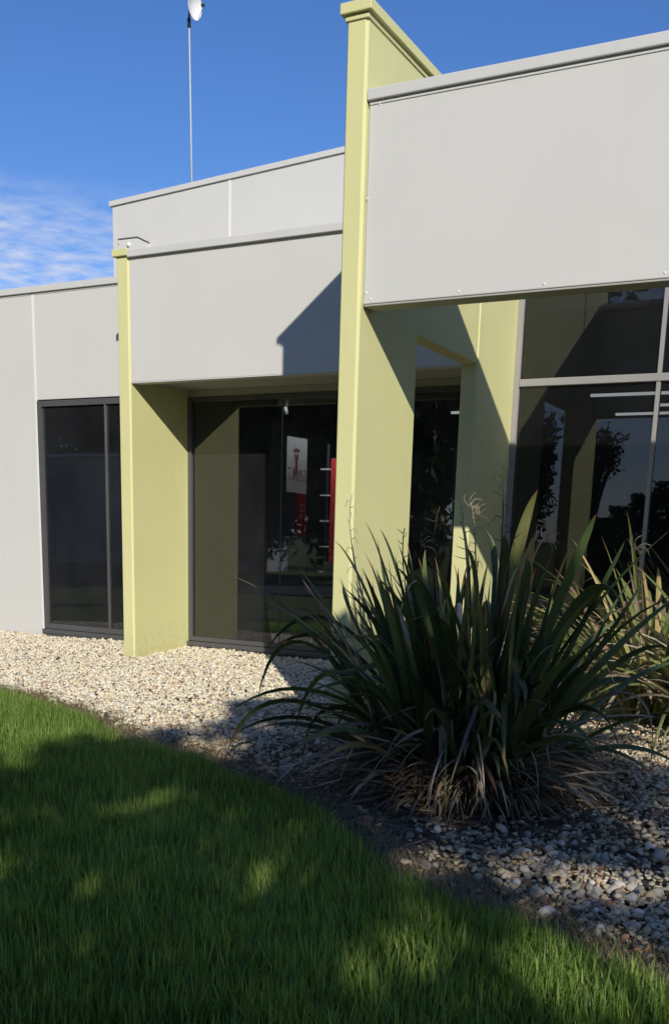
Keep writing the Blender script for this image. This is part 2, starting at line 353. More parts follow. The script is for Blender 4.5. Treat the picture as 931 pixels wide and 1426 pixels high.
# band over the entrance bay
part('fascia_panel', -6.421, -3.073, 7.945, 8.06, 2.613, 3.70, M['grey_panel'])
part('coping', -6.4225, -3.073, 7.908, 8.30, 3.708, 3.768, M['grey_cap'])
part('flashing', -6.421, -3.073, 7.939, 7.99, 3.690, 3.7075, M['grey_cap'], bevel=.002)
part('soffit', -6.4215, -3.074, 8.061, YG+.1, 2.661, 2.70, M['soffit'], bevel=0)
part('soffit_trim', -6.4215, -3.074, 7.947, 8.0605, 2.604, 2.6125, M['grey_cap'], bevel=.001)
part('roof', -6.42, -3.08, 8.10, 9.6, 3.50, 3.58, M['grey_cap'], bevel=0)
# tall fin wall: front pier, beam over the walkway, rear pier, cap
XF0, XF1 = -3.071, -2.937
front = pier('pier', XF0, XF1, 5.814, 6.712, -.4, 4.165)
rear = pier('pier', XF0, XF1, 7.927, 8.88, -.35, 4.165, .012)
bm = bmesh.new(); addbox(bm, XF0, XF1-.007, 6.7125, 7.9265, 2.611, 4.165); bmesh.ops.bevel(bm, geom=bm.edges[:], offset=.003, segments=1, affect='EDGES')
bmobj('beam', bm, M['green'], B)
capx = part('cap', XF0-.034, XF1+.034, 5.780, 11.0, 4.197, 4.256, M['green'], bevel=.005)
part('cap_trim', XF0-.010, XF1+.010, 5.803, 8.90, 4.166, 4.196, M['green'], bevel=.004)
# free standing fascia screen in front of the office window
YF = 5.848
part('fascia_panel', XF1+.010, 3.3, YF, YF+.04, 2.632, 3.735, M['grey_panel'], bevel=.006)
part('edge_trim', XF1+.001, XF1+.0095, YF+.012, YF+.2, 2.632, 3.735, M['grey_cap'], bevel=0)
part('fascia_back', XF1+.010, 3.3, YF+.13, YF+.16, 2.640, 3.735, M['grey_panel'], bevel=.003)
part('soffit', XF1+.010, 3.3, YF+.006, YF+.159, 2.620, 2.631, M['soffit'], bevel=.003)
part('coping', XF1+.003, 3.34, YF-.026, YF+.235, 3.742, 3.803, M['grey_cap'], bevel=.006)
part('flashing', XF1+.012, 3.3, YF-.006, YF+.20, 3.722, 3.7415, M['grey_cap'], bevel=.002)
pier('pier', 3.35, 3.49, 5.814, 8.9, -.4, 4.165)
def screw(px, py):
    p = at(px, py, YF); bm = bmesh.new(); bmesh.ops.create_uvsphere(bm, u_segments=8, v_segments=5, radius=.0075)
    for v in bm.verts: v.co = Vector((p[0]+v.co.x, YF+v.co.y*.6, p[2]+v.co.z))
    bmobj('screw', bm, M['white_strip'], B, True)
for s_ in ((515.5, 416.5), (509.5, 408), (638, 406), (757, 395.5), (925, 380), (800, 92), (529, 145.5), (511.5, 276.5)): screw(*s_)
# upper rear wall with a gently rising top
YU = 9.5
def slab(name, x0, x1, y0, y1, za, zb, zlow, mat):
    v = [(x0, y0, zlow), (x1, y0, zlow), (x1, y0, zb), (x0, y0, za), (x0, y1, zlow), (x1, y1, zlow), (x1, y1, zb), (x0, y1, za)]
    return mesh(name, v, [(0, 1, 2, 3), (5, 4, 7, 6), (4, 0, 3, 7), (1, 5, 6, 2), (3, 2, 6, 7), (1, 0, 4, 5)], mat, B)
zt = lambda x: 4.733+(x+7.923)*.0536
slab('wall_panel', -7.90, -6.360, YU, YU+.15, zt(-7.90), zt(-6.36), 3.3, M['grey_panel'])
slab('wall_panel', -6.336, -2.0, YU, YU+.15, zt(-6.336), zt(-2), 3.3, M['grey_panel'])
slab('joint_strip', -6.3605, -6.3355, YU-.006, YU+.1, zt(-6.36)-.001, zt(-6.336)-.001, 3.3, M['white_strip'])
mc = slab('coping', -7.935, -2.0, YU-.022, YU+.25, zt(-7.935)+.052, zt(-2)+.052, zt(-7.935)+.001, M['grey_cap'])
me = mc.data
for i, vv in enumerate(me.vertices):
    if vv.co.z < zt(-7.935)+.01: vv.co.z = zt(vv.co.x)+.002
slab('wall_panel', -7.899, -7.75, YU+.151, 15.5, 4.73, 4.73, 3.3, M['grey_panel'])
slab('roof', -7.745, -2.0, YU+.16, 15.5, 4.60, 4.85, 4.45, M['grey_cap'])
# interior room seen through the tinted glass
part('interior_floor', -17.8, 8.8, 9.02, 15.2, -.02, .02, M['carpet'], bevel=0)
part('interior_ceiling', -17.8, -2.95, 9.02, 15.2, 2.72, 2.76, M['interior'], bevel=0)
part('interior_ceiling', -2.94, 8.8, 9.02, 15.2, 3.66, 3.70, M['interior'], bevel=0)
part('interior_wall', -17.8, 8.8, 14.6, 14.7, .02, 3.67, M['interior'], bevel=0)
part('interior_wall', -3.06, -2.95, 9.02, 14.6, .02, 3.67, M['interior'], bevel=0)
part('interior_wall', -6.62, -6.53, 9.02, 14.6, .02, 2.73, M['interior'], bevel=0)
for (xa, xb, yy) in ((-6.1, -5.0, 9.5), (-4.6, -3.6, 9.9), (-4.6, -3.4, 11.6), (-2.7, -1.5, 10.6), (-2.2, -.9, 11.5), (-2.8, -1.7, 12.2), (-1.9, -.6, 12.9), (-.2, 1.0, 10.6), (0, 1.2, 12.2)):
    part('ceiling_light', xa, xb, yy, yy+.04, 2.69, 2.715, M['tube'], bevel=0)
part('ceiling_light', -5.9, -4.7, 9.14, 9.21, 2.70, 2.717, M['tube_sign_fill'], bevel=0)  # unseen tube added just inside the glass to light the sign

# ------------------------------------------------------------------ things on and in the building
def textmesh(s, size, font_scale=(1, 1)):
    cu = bpy.data.curves.new('lettering', 'FONT'); cu.body = s; cu.size = size; cu.align_x = 'CENTER'; cu.align_y = 'CENTER'; cu.extrude = .0008
    o = bpy.data.objects.new('tmp', cu); COL.objects.link(o); bpy.context.view_layer.update()
    dg = bpy.context.evaluated_depsgraph_get(); me = bpy.data.meshes.new_from_object(o.evaluated_get(dg))
    bpy.data.objects.remove(o); return me
def lettering(name, s, cx, y, cz, w, h, mat, parent, slant=0):
    """letters printed on the far side of the sheet: seen mirrored from the garden"""
    me = textmesh(s, 1.0); co = np.array([v.co[:] for v in me.vertices])
    lo, hi = co.min(0), co.max(0); c = (lo+hi)/2; sc = (hi-lo)
    for v_, p in zip(me.vertices, co):
        u = -(p[0]-c[0])/sc[0]*w; vv = (p[1]-c[1])/sc[1]*h
        v_.co = (cx+u, y+p[2]*.6, cz+vv+u*slant)
    me.materials.clear(); return link(name, me, mat, parent)
YS = 8.955
sg = empty('hanging_sign', (-5.17, YS, 1.62), 'white rectangular sign with red lettering and figure behind the tinted entrance glass', 'sign')
def quadplate(name, x0, x1, z0, z1, y, mat, parent, sl=0):
    v = []
    for yy in (y, y+.006):
        v += [(x0, yy, z0-0*sl), (x1, yy, z0+(x1-x0)*sl), (x1, yy, z1+(x1-x0)*sl*1.6), (x0, yy, z1)]
    return mesh(name, v, [(0, 1, 2, 3), (7, 6, 5, 4), (0, 4, 5, 1), (1, 5, 6, 2), (2, 6, 7, 3), (3, 7, 4, 0)], mat, parent)
quadplate('sheet', -5.285, -5.055, 1.66, 2.20, YS, M['signwhite'], sg, -.1)
lettering('lettering', 'S.M.', -5.106, YS-.004, 1.815, .082, .125, M['redtext'], sg, -.12)
lettering('lettering', 'R.T.', -5.232, YS-.004, 1.835, .085, .125, M['redtext'], sg, -.12)
mesh('figure_emblem', [(-5.196, YS-.004, 1.77), (-5.185, YS-.004, 1.77), (-5.170, YS-.004, 1.89), (-5.158, YS-.004, 1.765), (-5.146, YS-.004, 1.765), (-5.158, YS-.004, 1.95), (-5.145, YS-.004, 2.02), (-5.160, YS-.004, 2.03), (-5.170, YS-.004, 1.99), (-5.182, YS-.004, 2.03), (-5.196, YS-.004, 2.02), (-5.180, YS-.004, 1.95)], [tuple(range(12))], M['redtext'], sg)
v, f = [], []
for k, (dx_, dz_, r_) in enumerate(((-.026, .048, .013), (0, .06, .013), (.026, .046, .013), (-.012, .04, .012), (.013, .04, .012))):
    o_ = len(v)
    for a in range(10): v.append((-5.170+dx_+r_*math.cos(a*.628), YS-.004-.0002*k, 2.01+dz_+r_*math.sin(a*.628)))
    f.append(tuple(range(o_, o_+10)))
mesh('emblem_head', v, f, M['redtext'], sg)
rb = empty('number_banner', (-5.10, YS+.02, 1.22), 'narrow red banner with white number below the white sign', 'banner')
quadplate('sheet', -5.165, -5.062, 1.22, 1.66, YS+.012, M['red_banner'], rb, -.06)
lettering('lettering', '12', -5.098, YS+.007, 1.505, .05, .085, M['signwhite'], rb)
lettering('lettering', 'office', -5.108, YS+.007, 1.40, .045, .016, M['signwhite'], rb)
ex = empty('exit_sign', (-5.18, YS, .86), 'dark exit notice with arrow disc low on the entrance glass', 'sign')
quadplate('sheet', -5.33, -5.05, .86, 1.22, YS+.004, M['signdark'], ex, 0)
lettering('lettering', 'EXIT', -5.18, YS, .945, .19, .075, M['black'], ex)
v = [(-5.19+.062*math.cos(a), YS, 1.085+.062*math.sin(a)) for a in np.linspace(0, 2*math.pi, 24, endpoint=False)]
mesh('arrow_disc', v, [tuple(range(24))], M['black'], ex)
mesh('arrow', [(-5.23, YS-.003, 1.085), (-5.195, YS-.003, 1.115), (-5.195, YS-.003, 1.095), (-5.145, YS-.003, 1.095), (-5.145, YS-.003, 1.075), (-5.195, YS-.003, 1.075), (-5.195, YS-.003, 1.055)], [tuple(range(7))], M['signdark'], ex)
rc = empty('red_display_stand', (-4.95, 9.5, .02), 'tall red display stand inside the office by the lime pier', 'display stand')
box('panel', -5.06, -4.80, 9.48, 9.52, .95, 2.02, M['red'], rc, .004); box('base', -5.08, -4.78, 9.40, 9.60, .02, .95, M['dark'], rc, .01)
sh = empty('shelf_unit', (-4.7, 9.75, .02), 'dark shelf unit with pale shelf edges behind red display stand', 'shelf')
for i in range(7): box('shelf', -5.30, -4.55, 9.7, 10.0, .3+i*.27, .315+i*.27, M['steel'], sh, .002, 1)
for xx in (-5.30, -4.56): box('upright', xx-.015, xx+.015, 9.86, 9.89, .02, 2.2, M['dark'], sh, .002, 1)
sc_ = empty('security_camera', (-5.32, 9.0, 2.40), 'small white security camera inside the entrance glass', 'camera')
tube('body', [(-5.335, 8.99, 2.475), (-5.31, 8.97, 2.415)], [.018, .022], M['white'], sc_); box('bracket', -5.345, -5.32, 8.99, 9.02, 2.47, 2.72, M['dark'], sc_, .002, 1)
# hooded flood light on the upper wall
fl = empty('hooded_wall_light', (-7.6, 9.5, 4.28), 'pale hooded light box on the upper wall over the left pier', 'light')
hp = [(-7.777, 4.24), (-7.777, 4.368), (-7.516, 4.365), (-7.399, 4.312), (-7.399, 4.24)]
v = [(x, y, z) for y in (YU-.055, YU-.001) for x, z in hp]
mesh('housing', v, [(4, 3, 2, 1, 0), (5, 6, 7, 8, 9)]+[(i, (i+1) % 5, (i+1) % 5+5, i+5) for i in range(5)], M['grey_panel'], fl)
v, f = [], []
for (xa, za), (xb, zb) in (((-7.785, 4.369), (-7.516, 4.366)), ((-7.516, 4.366), (-7.392, 4.310))):
    o_ = len(v); v += [(xa, YU-.062, za), (xb, YU-.062, zb), (xb, YU-.062, zb+.011), (xa, YU-.062, za+.011), (xa, YU-.001, za), (xb, YU-.001, zb), (xb, YU-.001, zb+.011), (xa, YU-.001, za+.011)]
    f += [tuple(o_+k for k in q) for q in ((0, 1, 2, 3), (7, 6, 5, 4), (3, 2, 6, 7), (0, 4, 5, 1), (0, 3, 7, 4), (1, 5, 6, 2))]
mesh('shadow_strip', v, f, M['dark_frame'], fl)  # dark strip painted in for the shadow line along the housing top
bm = bmesh.new(); bmesh.ops.create_uvsphere(bm, u_segments=12, v_segments=8, radius=.024)
for v_ in bm.verts: v_.co += Vector((-7.637, YU-.058, 4.306))
bmobj('lamp', bm, M['white'], fl, True)
ws = empty('wall_sensor', (-6.575, 8.05, 3.1), 'small dark sensor box on the outer face of the lime pier', 'sensor')
box('case', -6.585, -6.5605, 7.98, 8.03, 3.07, 3.13, M['dark'], ws, .006); tube('lens', [(-6.578, 7.975, 3.085), (-6.578, 7.985, 3.085)], .009, M['steel'], ws)
# dish aerial on a mast behind the upper wall
ma = empty('dish_aerial', (-7.53, 10.5, 4.7), 'white dish aerial on a thin tall mast behind the roof parapet', 'aerial')
tube('mast', [(-7.535, 10.5, 4.55), (-7.56, 10.5, 5.9), (-7.577, 10.5, 6.86)], [.011, .010, .009], M['steel'], ma)
tube('clamp', [(-7.577, 10.5, 6.83), (-7.58, 10.5, 6.92)], .02, M['dark'], ma)
dirn = Vector((.97, .04, -.12)).normalized(); c0 = Vector((-7.525, 10.48, 7.03)); ux = dirn.orthogonal().normalized(); uy = dirn.cross(ux)
v, f = [], []; R_ = .135
for side in (0, 1):
    for i in range(6):
        r = R_*i/5
        for k in range(24):
            a = k*math.pi/12; v.append(c0+ux*r*math.cos(a)+uy*r*math.sin(a)+dirn*(.045*(i/5)**2-(.006 if side else 0)))
for side in (0, 1):
    for i in range(5):
        for k in range(24):
            q = [side*144+i*24+k, side*144+i*24+(k+1) % 24, side*144+(i+1)*24+(k+1) % 24, side*144+(i+1)*24+k]; f.append(q if side else q[::-1])
for k in range(24): f.append((120+k, 120+(k+1) % 24, 264+(k+1) % 24, 264+k))
mesh('dish', v, f, M['white'], ma, True)
tube('feed_arm', [c0-uy*.14+dirn*.03, c0+dirn*.14-uy*.02], .005, M['steel'], ma); tube('feed', [c0+dirn*.13, c0+dirn*.165], .016, M['dark'], ma)
tube('bracket', [(-7.58, 10.5, 6.9), c0-dirn*.03, c0-dirn*.004], .012, M['dark'], ma)

# ------------------------------------------------------------------ trees and neighbours (behind the viewpoint; they shade the lawn and show in the glass, some are added to block sky light)
def pip(x, y, P):
    x = np.asarray(x); y = np.asarray(y); r = np.zeros(x.shape, bool); n = len(P); j = n-1
    for i in range(n):
        xi, yi = P[i]; xj, yj = P[j]
        c = ((yi > y) != (yj > y)) & (x < (xj-xi)*(y-yi)/(yj-yi+1e-12)+xi); r ^= c; j = i
    return r
def leafcloud(C, size, seed, fold=.25):
    """one bent four-cornered leaf per centre"""
    r = np.random.default_rng(seed); n = len(C)
    d = r.normal(size=(n, 3)); d[:, 2] -= .35; d /= np.linalg.norm(d, axis=1)[:, None]
    u = np.cross(d, r.normal(size=(n, 3))); u /= np.linalg.norm(u, axis=1)[:, None]; w = np.cross(d, u)
    s = (size*r.uniform(.6, 1.4, n))[:, None]
    V = np.stack([C-d*s, C+u*s*.42+w*s*fold*.4, C+d*s, C-u*s*.42+w*s*fold*.4], 1).reshape(-1, 3)
    Fi = np.arange(4*n).reshape(n, 4); rnd = np.repeat(r.uniform(0, 1, n), 4)
    return V, Fi, rnd
def tree(name, base, label, C, size, trunk_r, limbs, seed, group=None):
    t = empty(name, base, label, 'tree', group)
    V, Fi, rnd = leafcloud(C, size, seed)
    bulk('crown', V, Fi, 4, M['treeleaf'], t, False, {'rnd': rnd})
    b = Vector(base); vs, fs = [], []
    cen = Vector(C.mean(0)); top = Vector((b.x*.6+cen.x*.4, b.y*.6+cen.y*.4, cen.z*.62+b.z*.38))
    pts = [b-Vector((0, 0, .3)), b+(top-b)*.35+Vector((.06, -.05, 0)), b+(top-b)*.7+Vector((-.05, .06, 0)), top]
    v, f = tubevf(pts, [trunk_r*1.35, trunk_r, trunk_r*.8, trunk_r*.6], 10); vs += v; fs += f
    rr = random.Random(seed)
    for p in limbs:
        p = Vector(p); st = b+(top-b)*rr.uniform(.6, 1.0); mid = (st+p)/2+Vector((rr.uniform(-.2, .2), rr.uniform(-.2, .2), .25))
        v, f = tubevf([st, mid, p], [trunk_r*.42, trunk_r*.25, trunk_r*.06], 6, len(vs)); vs += v; fs += f
    mesh('trunk', vs, fs, M['bark'], t, True); return t
# shade on the ground: outline and sun flecks
SHADE = [(-9, 3.7), (-4.95, 4.3), (-4.3, 4.2), (-4.52, 4.73), (-4.61, 5.04), (-4.26, 5.12), (-4.21, 5.53), (-4.01, 5.93), (-4.42, 6.65), (-4.15, 7.0), (-4.09, 7.22), (-3.6, 7.35), (-2.9, 7.15), (-2.2, 7.05), (-1.0, 7.0), (2.5, 7.2), (3.0, .4), (-4, .6), (-7, 2.3), (-9, 3.2)]
FLECK = [(-3.10, 2.95, .08), (-2.05, 3.40, .13), (-3.13, 4.11, .08), (-2.27, 3.99, .09), (-1.24, 2.95, .17), (-.71, 3.12, .24), (-.42, 3.02, .16), (-1.54, 3.84, .15), (-1.78, 3.95, .10), (-3.72, 5.21, .14), (-3.55, 5.35, .08), (-1.11, 4.03, .15), (-1.21, 6.57, .2), (-.75, 4.05, .12), (-.35, 4.6, .15), (-.6, 5.6, .2)]
SV = np.array([-.79, 1.0, -.62])
for (px_, py_, yy_, rr_) in ((612, 1098, 4.6, .14), (575, 1085, 4.6, .07), (660, 1110, 4.6, .06), (748, 700, 5.0, .10), (590, 1010, 4.7, .05), (820, 1075, 4.8, .08), (505, 1030, 4.8, .05)):
    q_ = at(px_, py_, yy_); t_ = (q_[2]+.15)/.62; FLECK.append((q_[0]+t_*SV[0], q_[1]+t_*SV[1], rr_))
r_ = np.random.default_rng(11); NCL = 720
gx = r_.uniform(-9, 3, 6000); gy = r_.uniform(.4, 8.2, 6000); k_ = pip(gx, gy, SHADE); gx, gy = gx[k_][:NCL], gy[k_][:NCL]
tt = np.where(r_.uniform(size=NCL) < .6, r_.uniform(6.3, 9.6, NCL), r_.uniform(9.6, 14.5, NCL))
CC = np.stack([gx, gy, gz(gx, gy)], 1) - tt[:, None]*SV
LC = np.repeat(CC, 62, 0) + r_.normal(size=(NCL*62, 3))*np.array([.26, .26, .20])
tl = (LC[:, 2]+.15)/.62; GX = LC[:, 0]+tl*SV[0]; GY = LC[:, 1]+tl*SV[1]
keep = pip(GX, GY, SHADE)
fld = .5+.22*np.sin(5.1*GX+2.2*np.sin(2.3*GY+1))+.2*np.sin(4.3*GY+1.9*np.sin(3.1*GX+2)+.5)+.16*np.sin(11*GX+7*GY)*np.sin(9*GY-6*GX+1)
keep &= r_.uniform(size=len(GX)) < np.clip(1-(fld-.77)/.18, .12, 1)**1.6                # uneven crown: thin and dense parts
for (fx, fy, fr) in FLECK:
    wob = 1+.38*np.sin(GX*23+fx*9)*np.sin(GY*17+fy*5)+.22*np.sin(GX*51+GY*37)
    dd = np.hypot(GX-fx, (GY-fy)/1.5)*wob
    keep &= ~((dd < fr*1.5) & (r_.uniform(size=len(GX)) < np.clip(1.5-dd/fr*.62, .35, .996)))
LC = LC[keep]
TB = [(1.8, -2.2), (5.2, -4.6)]
own = np.argmin([np.hypot(LC[:, 0]-(b[0]+.6), LC[:, 1]-b[1]) for b in TB], 0)
for i, (bx, by) in enumerate(TB):
    P = LC[own == i]; lim = [P[j] for j in r_.integers(0, len(P), 34)]
    tree('shade_tree', (bx, by, float(gz(bx, by))), ('leafy tree on the lawn that shades the flax and grass', 'wide leafy tree standing nearest to the road')[i], P, .098, .13, lim, 20+i)
def blob(cx, cy, cz, rx, ry, rz, n, seed, gaps=.5):
    r = np.random.default_rng(seed); k = 26
    cl = r.normal(size=(k, 3)); cl /= np.linalg.norm(cl, axis=1)[:, None]; cl *= r.uniform(.35, 1, (k, 1))
    P = np.repeat(cl, n//k, 0)+r.normal(size=(n//k*k, 3))*.2*gaps*2
    return P*np.array([rx, ry, rz])+np.array([cx, cy, cz])
BT = [(-20.5, -14.5, 2.8, 3.6, 6.2, 16000, .26, 'tall dark tree beside the grey warehouse'), (-15.3, -15.0, 2.5, 3.4, 4.6, 14000, .25, 'dark rounded tree on the far side of the road'),
      (-9.1, -19.5, .8, 1.3, 4.2, 1100, .12, 'slender sparse tree beside the stepped hedge'), (-29, -27, 5.5, 6, 9.5, 14000, .5, 'huge tree rising behind the warehouse roof'),
      (-44, -28, 6.5, 6, 10.0, 14000, .5, 'broad tree at the far end of the warehouse'), (9, -16, 3, 3.2, 5.4, 6000, .18, 'bushy tree across the road opposite the office'),
      (-10.75, -17.5, .75, 3.2, 3.9, 2600, .13, 'thin leaved tree between the dark trees and the hedge'), (-17.8, -19, 3.0, 3.6, 3.2, 14000, .25, 'low spreading bush between the tall trees'),
      (-22.6, -18.5, 1.8, 3.0, 2.4, 7000, .15, 'thick bush at the warehouse corner'), (-36, -30, 8, 7, 10, 14000, .5, 'dark gum tree standing over the warehouse'), (-56, -30, 8, 7, 10, 14000, .5, 'grey green gum tree past the warehouse'),
      (-21, -31, 6, 6, 7.5, 8000, .32, 'wide tree far behind the road bushes'), (18, -24, 6, 5, 6.0, 7000, .3, 'unseen wide tree at the road bend, added to block sky light'), (2, -27, 4.5, 4, 5.0, 6000, .26, 'unseen round tree beyond the conifers, added to block sky light'), (30, -24, 6, 5, 6.0, 7000, .3, 'unseen spreading tree far along the road, added to block sky light'), (-8.2, -3.6, 3.4, 2.4, 6.9, 15000, .17, 'unseen tall tree added to keep sky light off the lawn')]  # all but the first on this line are added to block sky light
for i, (x, y, rx, rz, zc_, n, sz, lab) in enumerate(BT):
    C = blob(x, y, zc_, rx, rx, rz*.8, n, 40+i); C[:, 2] = np.maximum(C[:, 2], .1)
    tree('street_tree', (x, y, -.45), lab, C, sz, .18, [C[j] for j in np.random.default_rng(i).integers(0, len(C), 16)], 60+i)
for i in range(6):                                                  # stepped hedge of clipped conifers
    x = -8.9+i*.75; h = 2.15+i*.42
    C = np.random.default_rng(90+i).uniform(-1, 1, (2600, 3))*np.array([.42, .5, h/2+.2])+np.array([x, -20, h/2-.25])
    tree('conifer', (x, -20, -.45), ('shortest', 'second shortest', 'third shortest', 'third tallest', 'second tallest', 'tallest')[i]+' clipped conifer in the stepped row along the road', C, .10, .07, [C[j] for j in range(4)], 80+i, 'conifers in the stepped row')
wh = empty('warehouse', (-38, -22, -.45), 'long grey clad warehouse across the road', 'building')
for i in range(12): box('wall_panel', -52+i*2.4, -52+(i+1)*2.4-.03, -21.9, -20.0, -.5, 4.45, M['warehouse'], wh, .01, 1)
box('roof', -52.2, -23.0, -34, -19.85, 4.455, 4.62, M['grey_cap'], wh, .02, 1)

# ------------------------------------------------------------------ stones
PB = np.array([-1.88, 5.18])                                         # foot of the flax
def ico(sub):
    bm = bmesh.new(); bmesh.ops.create_icosphere(bm, subdivisions=sub, radius=1.0)
    v = np.array([x.co[:] for x in bm.verts]); f = np.array([[q.index for q in p.verts] for p in bm.faces]); bm.free(); return v, f
def shapes(sub, n, seed):
    v, f = ico(sub); r = np.random.default_rng(seed); out = []
    for i in range(n):
        a = v.copy()
        for _ in range(7):
            d = r.normal(size=3); d /= np.linalg.norm(d); h = r.uniform(.34, .74); s = a@d; a -= np.outer(np.maximum(s-h, 0)*.95, d)
        a *= 1+r.normal(size=(len(a), 1))*(.035 if sub > 1 else .06)
        out.append(a*np.array([1, r.uniform(.62, .95), r.uniform(.42, .72)]))
    return np.array(out), f
def eul(r, n, tilt=.5):
    a = r.uniform(0, 2*np.pi, n); b = r.normal(0, tilt, n); c = r.normal(0, tilt, n)
    ca, sa, cb_, sb, cc, sc2 = np.cos(a), np.sin(a), np.cos(b), np.sin(b), np.cos(c), np.sin(c)
    Rm = np.zeros((n, 3, 3))
    Rm[:, 0, 0] = ca*cb_; Rm[:, 0, 1] = ca*sb*sc2-sa*cc; Rm[:, 0, 2] = ca*sb*cc+sa*sc2
    Rm[:, 1, 0] = sa*cb_; Rm[:, 1, 1] = sa*sb*sc2+ca*cc; Rm[:, 1, 2] = sa*sb*cc-ca*sc2
    Rm[:, 2, 0] = -sb; Rm[:, 2, 1] = cb_*sc2; Rm[:, 2, 2] = cb_*cc
    return Rm
r_ = np.random.default_rng(5)
def scatter(dens, xr, yr):
    n = int(dens*(xr[1]-xr[0])*(yr[1]-yr[0])); return r_.uniform(*xr, n), r_.uniform(*yr, n)
x_, y_ = scatter(2150, (-10.5, 1.6), (2.6, 8.83))
e_ = edge(x_)
pj = proj(np.stack([x_, y_, gz(x_, y_)], 1))
inview = (pj[:, 2] > .5) & (pj[:, 0] > -230) & (pj[:, 0] < 1130) & (pj[:, 1] < 1650)
dfoot = np.hypot(x_-PB[0], (y_-PB[1])*1.0)
strip = y_-e_
prob = np.clip((strip-.07)/.22, 0, 1)*np.where(dfoot < 1.25, np.clip((dfoot-.45)/.8, .03, 1)**1.6, 1)*np.where(x_ > -3.3, np.clip(.55+.45*np.sin(4.3*x_+1.7*np.sin(3*y_))+.3*(strip/1.0), .35, 1), 1)
solid = (x_ > -6.56) & (x_ < -6.42) & (y_ > 7.93) | (x_ > -3.07) & (x_ < -2.94) & ((y_ > 5.81) & (y_ < 6.72) | (y_ > 7.92))
solid |= (y_ > np.where((x_ < -6.5), 8.74, 8.81))
ok = inview & (r_.uniform(size=len(x_)) < prob) & ~solid
x_, y_, strip = x_[ok], y_[ok], strip[ok]
pj = pj[ok]; n = len(x_)
rad = np.clip(np.exp(r_.normal(np.log(.0172), .33, n)), .008, .038)
big = r_.uniform(size=n) < .02; rad[big] = r_.uniform(.028, .046, big.sum())
rad *= np.where(y_ > 6.2, .93, 1.05)
z_ = gz(x_, y_)+rad*.25+r_.uniform(0, .018, n)*(rad < .03)
# larger stones told apart one by one near the lawn edge
apx = rad/pj[:, 2]*F; vis = (pj[:, 0] > 10) & (pj[:, 0] < 921) & (pj[:, 1] < 1400) & (np.hypot(x_-PB[0]-.05, y_-PB[1]) > .8) & ~((pj[:, 1] < 1040) & (pj[:, 0] > 430))
order = np.argsort(-(apx*vis)); single = np.zeros(n, bool); single[order[:296]] = True
single &= vis
pv, pf = shapes(2, 9, 3)
pm = []
for a in pv:
    me = bpy.data.meshes.new('pebble'); me.from_pydata(a.tolist(), [], pf.tolist()); me.polygons.foreach_set('use_smooth', [True]*len(pf)); me.materials.append(M['pebble']); a_ = me.attributes.new('browning', 'FLOAT', 'POINT'); a_.data.foreach_set('value', np.full(len(a), .75 if len(pm) % 3 else .3, np.float32)); pm.append(me)
Rm = eul(r_, n, .35)
for i in np.where(single)[0]:
    o = bpy.data.objects.new('pebble', pm[i % 9]); COL.objects.link(o); o.parent = bed
    q = Matrix([list(Rm[i, 0])+[0], list(Rm[i, 1])+[0], list(Rm[i, 2])+[0], [0, 0, 0, 1]])
    o.matrix_local = Matrix.Translation((x_[i], y_[i], z_[i]+rad[i]*.25)) @ q @ Matrix.Scale(rad[i], 4)
near = (pj[:, 2] < 6.0) & ~single; far = ~near & ~single
VV, FF, RR, GG = [], [], [], []; off = 0
browning = np.clip(1.15-np.hypot(x_-PB[0], y_-PB[1])/2.6, 0, 1)+np.clip(1-strip/.8, 0, 1)*.7*(x_ > -4.2); browning = np.clip(browning+r_.normal(0, .22, n), 0, 1)  # stones darker and browner towards the flax foot and the lawn edge
for mask, sub, ns in ((near, 2, 14), (far, 1, 14)):
    sv, sf = shapes(sub, ns, 8+sub); idx = np.where(mask)[0]; k = r_.integers(0, ns, len(idx))
    P = np.einsum('nij,nvj->nvi', Rm[idx], sv[k])*rad[idx][:, None, None]+np.stack([x_[idx], y_[idx], z_[idx]], 1)[:, None, :]
    nv = sv.shape[1]; VV.append(P.reshape(-1, 3)); FF.append((sf[None]+np.arange(len(idx))[:, None, None]*nv).reshape(-1, 3)+off); off += P.shape[0]*nv
    RR.append(np.repeat(r_.uniform(0, 1, len(idx)), nv)); GG.append(np.repeat(browning[idx], nv))
    print('stones', sub, len(idx))
gr = bulk('gravel', np.concatenate(VV), np.concatenate(FF), 3, M['stone'], None, True, {'rnd': np.concatenate(RR), 'browning': np.concatenate(GG)})
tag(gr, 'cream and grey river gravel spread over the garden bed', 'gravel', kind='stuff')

# ------------------------------------------------------------------ grass
def blades(x, y, length, width, lean, az, rnd, mat, name, label, z0=0.0):
    n = len(x); z = gz(x, y)+z0
    dx_, dy_ = np.cos(az), np.sin(az); sx_, sy_ = -dy_, dx_
    P0 = np.stack([x, y, z-.004], 1); S = np.stack([sx_, sy_, np.zeros(n)], 1)*(width/2)[:, None]
    D = np.stack([dx_, dy_, np.zeros(n)], 1)
    Lm = length*np.cos(lean*.5)*.55; P1 = P0+D*(length*np.sin(lean*.5)*.5)[:, None]; P1[:, 2] += Lm
    P2 = P1+D*(length*np.sin(lean)*.5)[:, None]; P2[:, 2] += length*np.cos(lean)*.5
    V = np.stack([P0-S, P0+S, P1+S*.85, P1-S*.85, P2], 1).reshape(-1, 3)
    b = np.arange(n)[:, None]*5
    T = np.concatenate([b+np.array([[0, 1, 2]]), b+np.array([[0, 2, 3]]), b+np.array([[3, 2, 4]])], 0)
    o = bulk(name, V, T, 3, mat, None, True, {'rnd': np.repeat(rnd, 5)})
    tag(o, label, 'grass', kind='stuff'); return o
x_, y_ = scatter(11000, (-7.6, 1.0), (1.2, 6.3))
d_ = edge(x_)-y_
pj = proj(np.stack([x_, y_, gz(x_, y_)], 1))
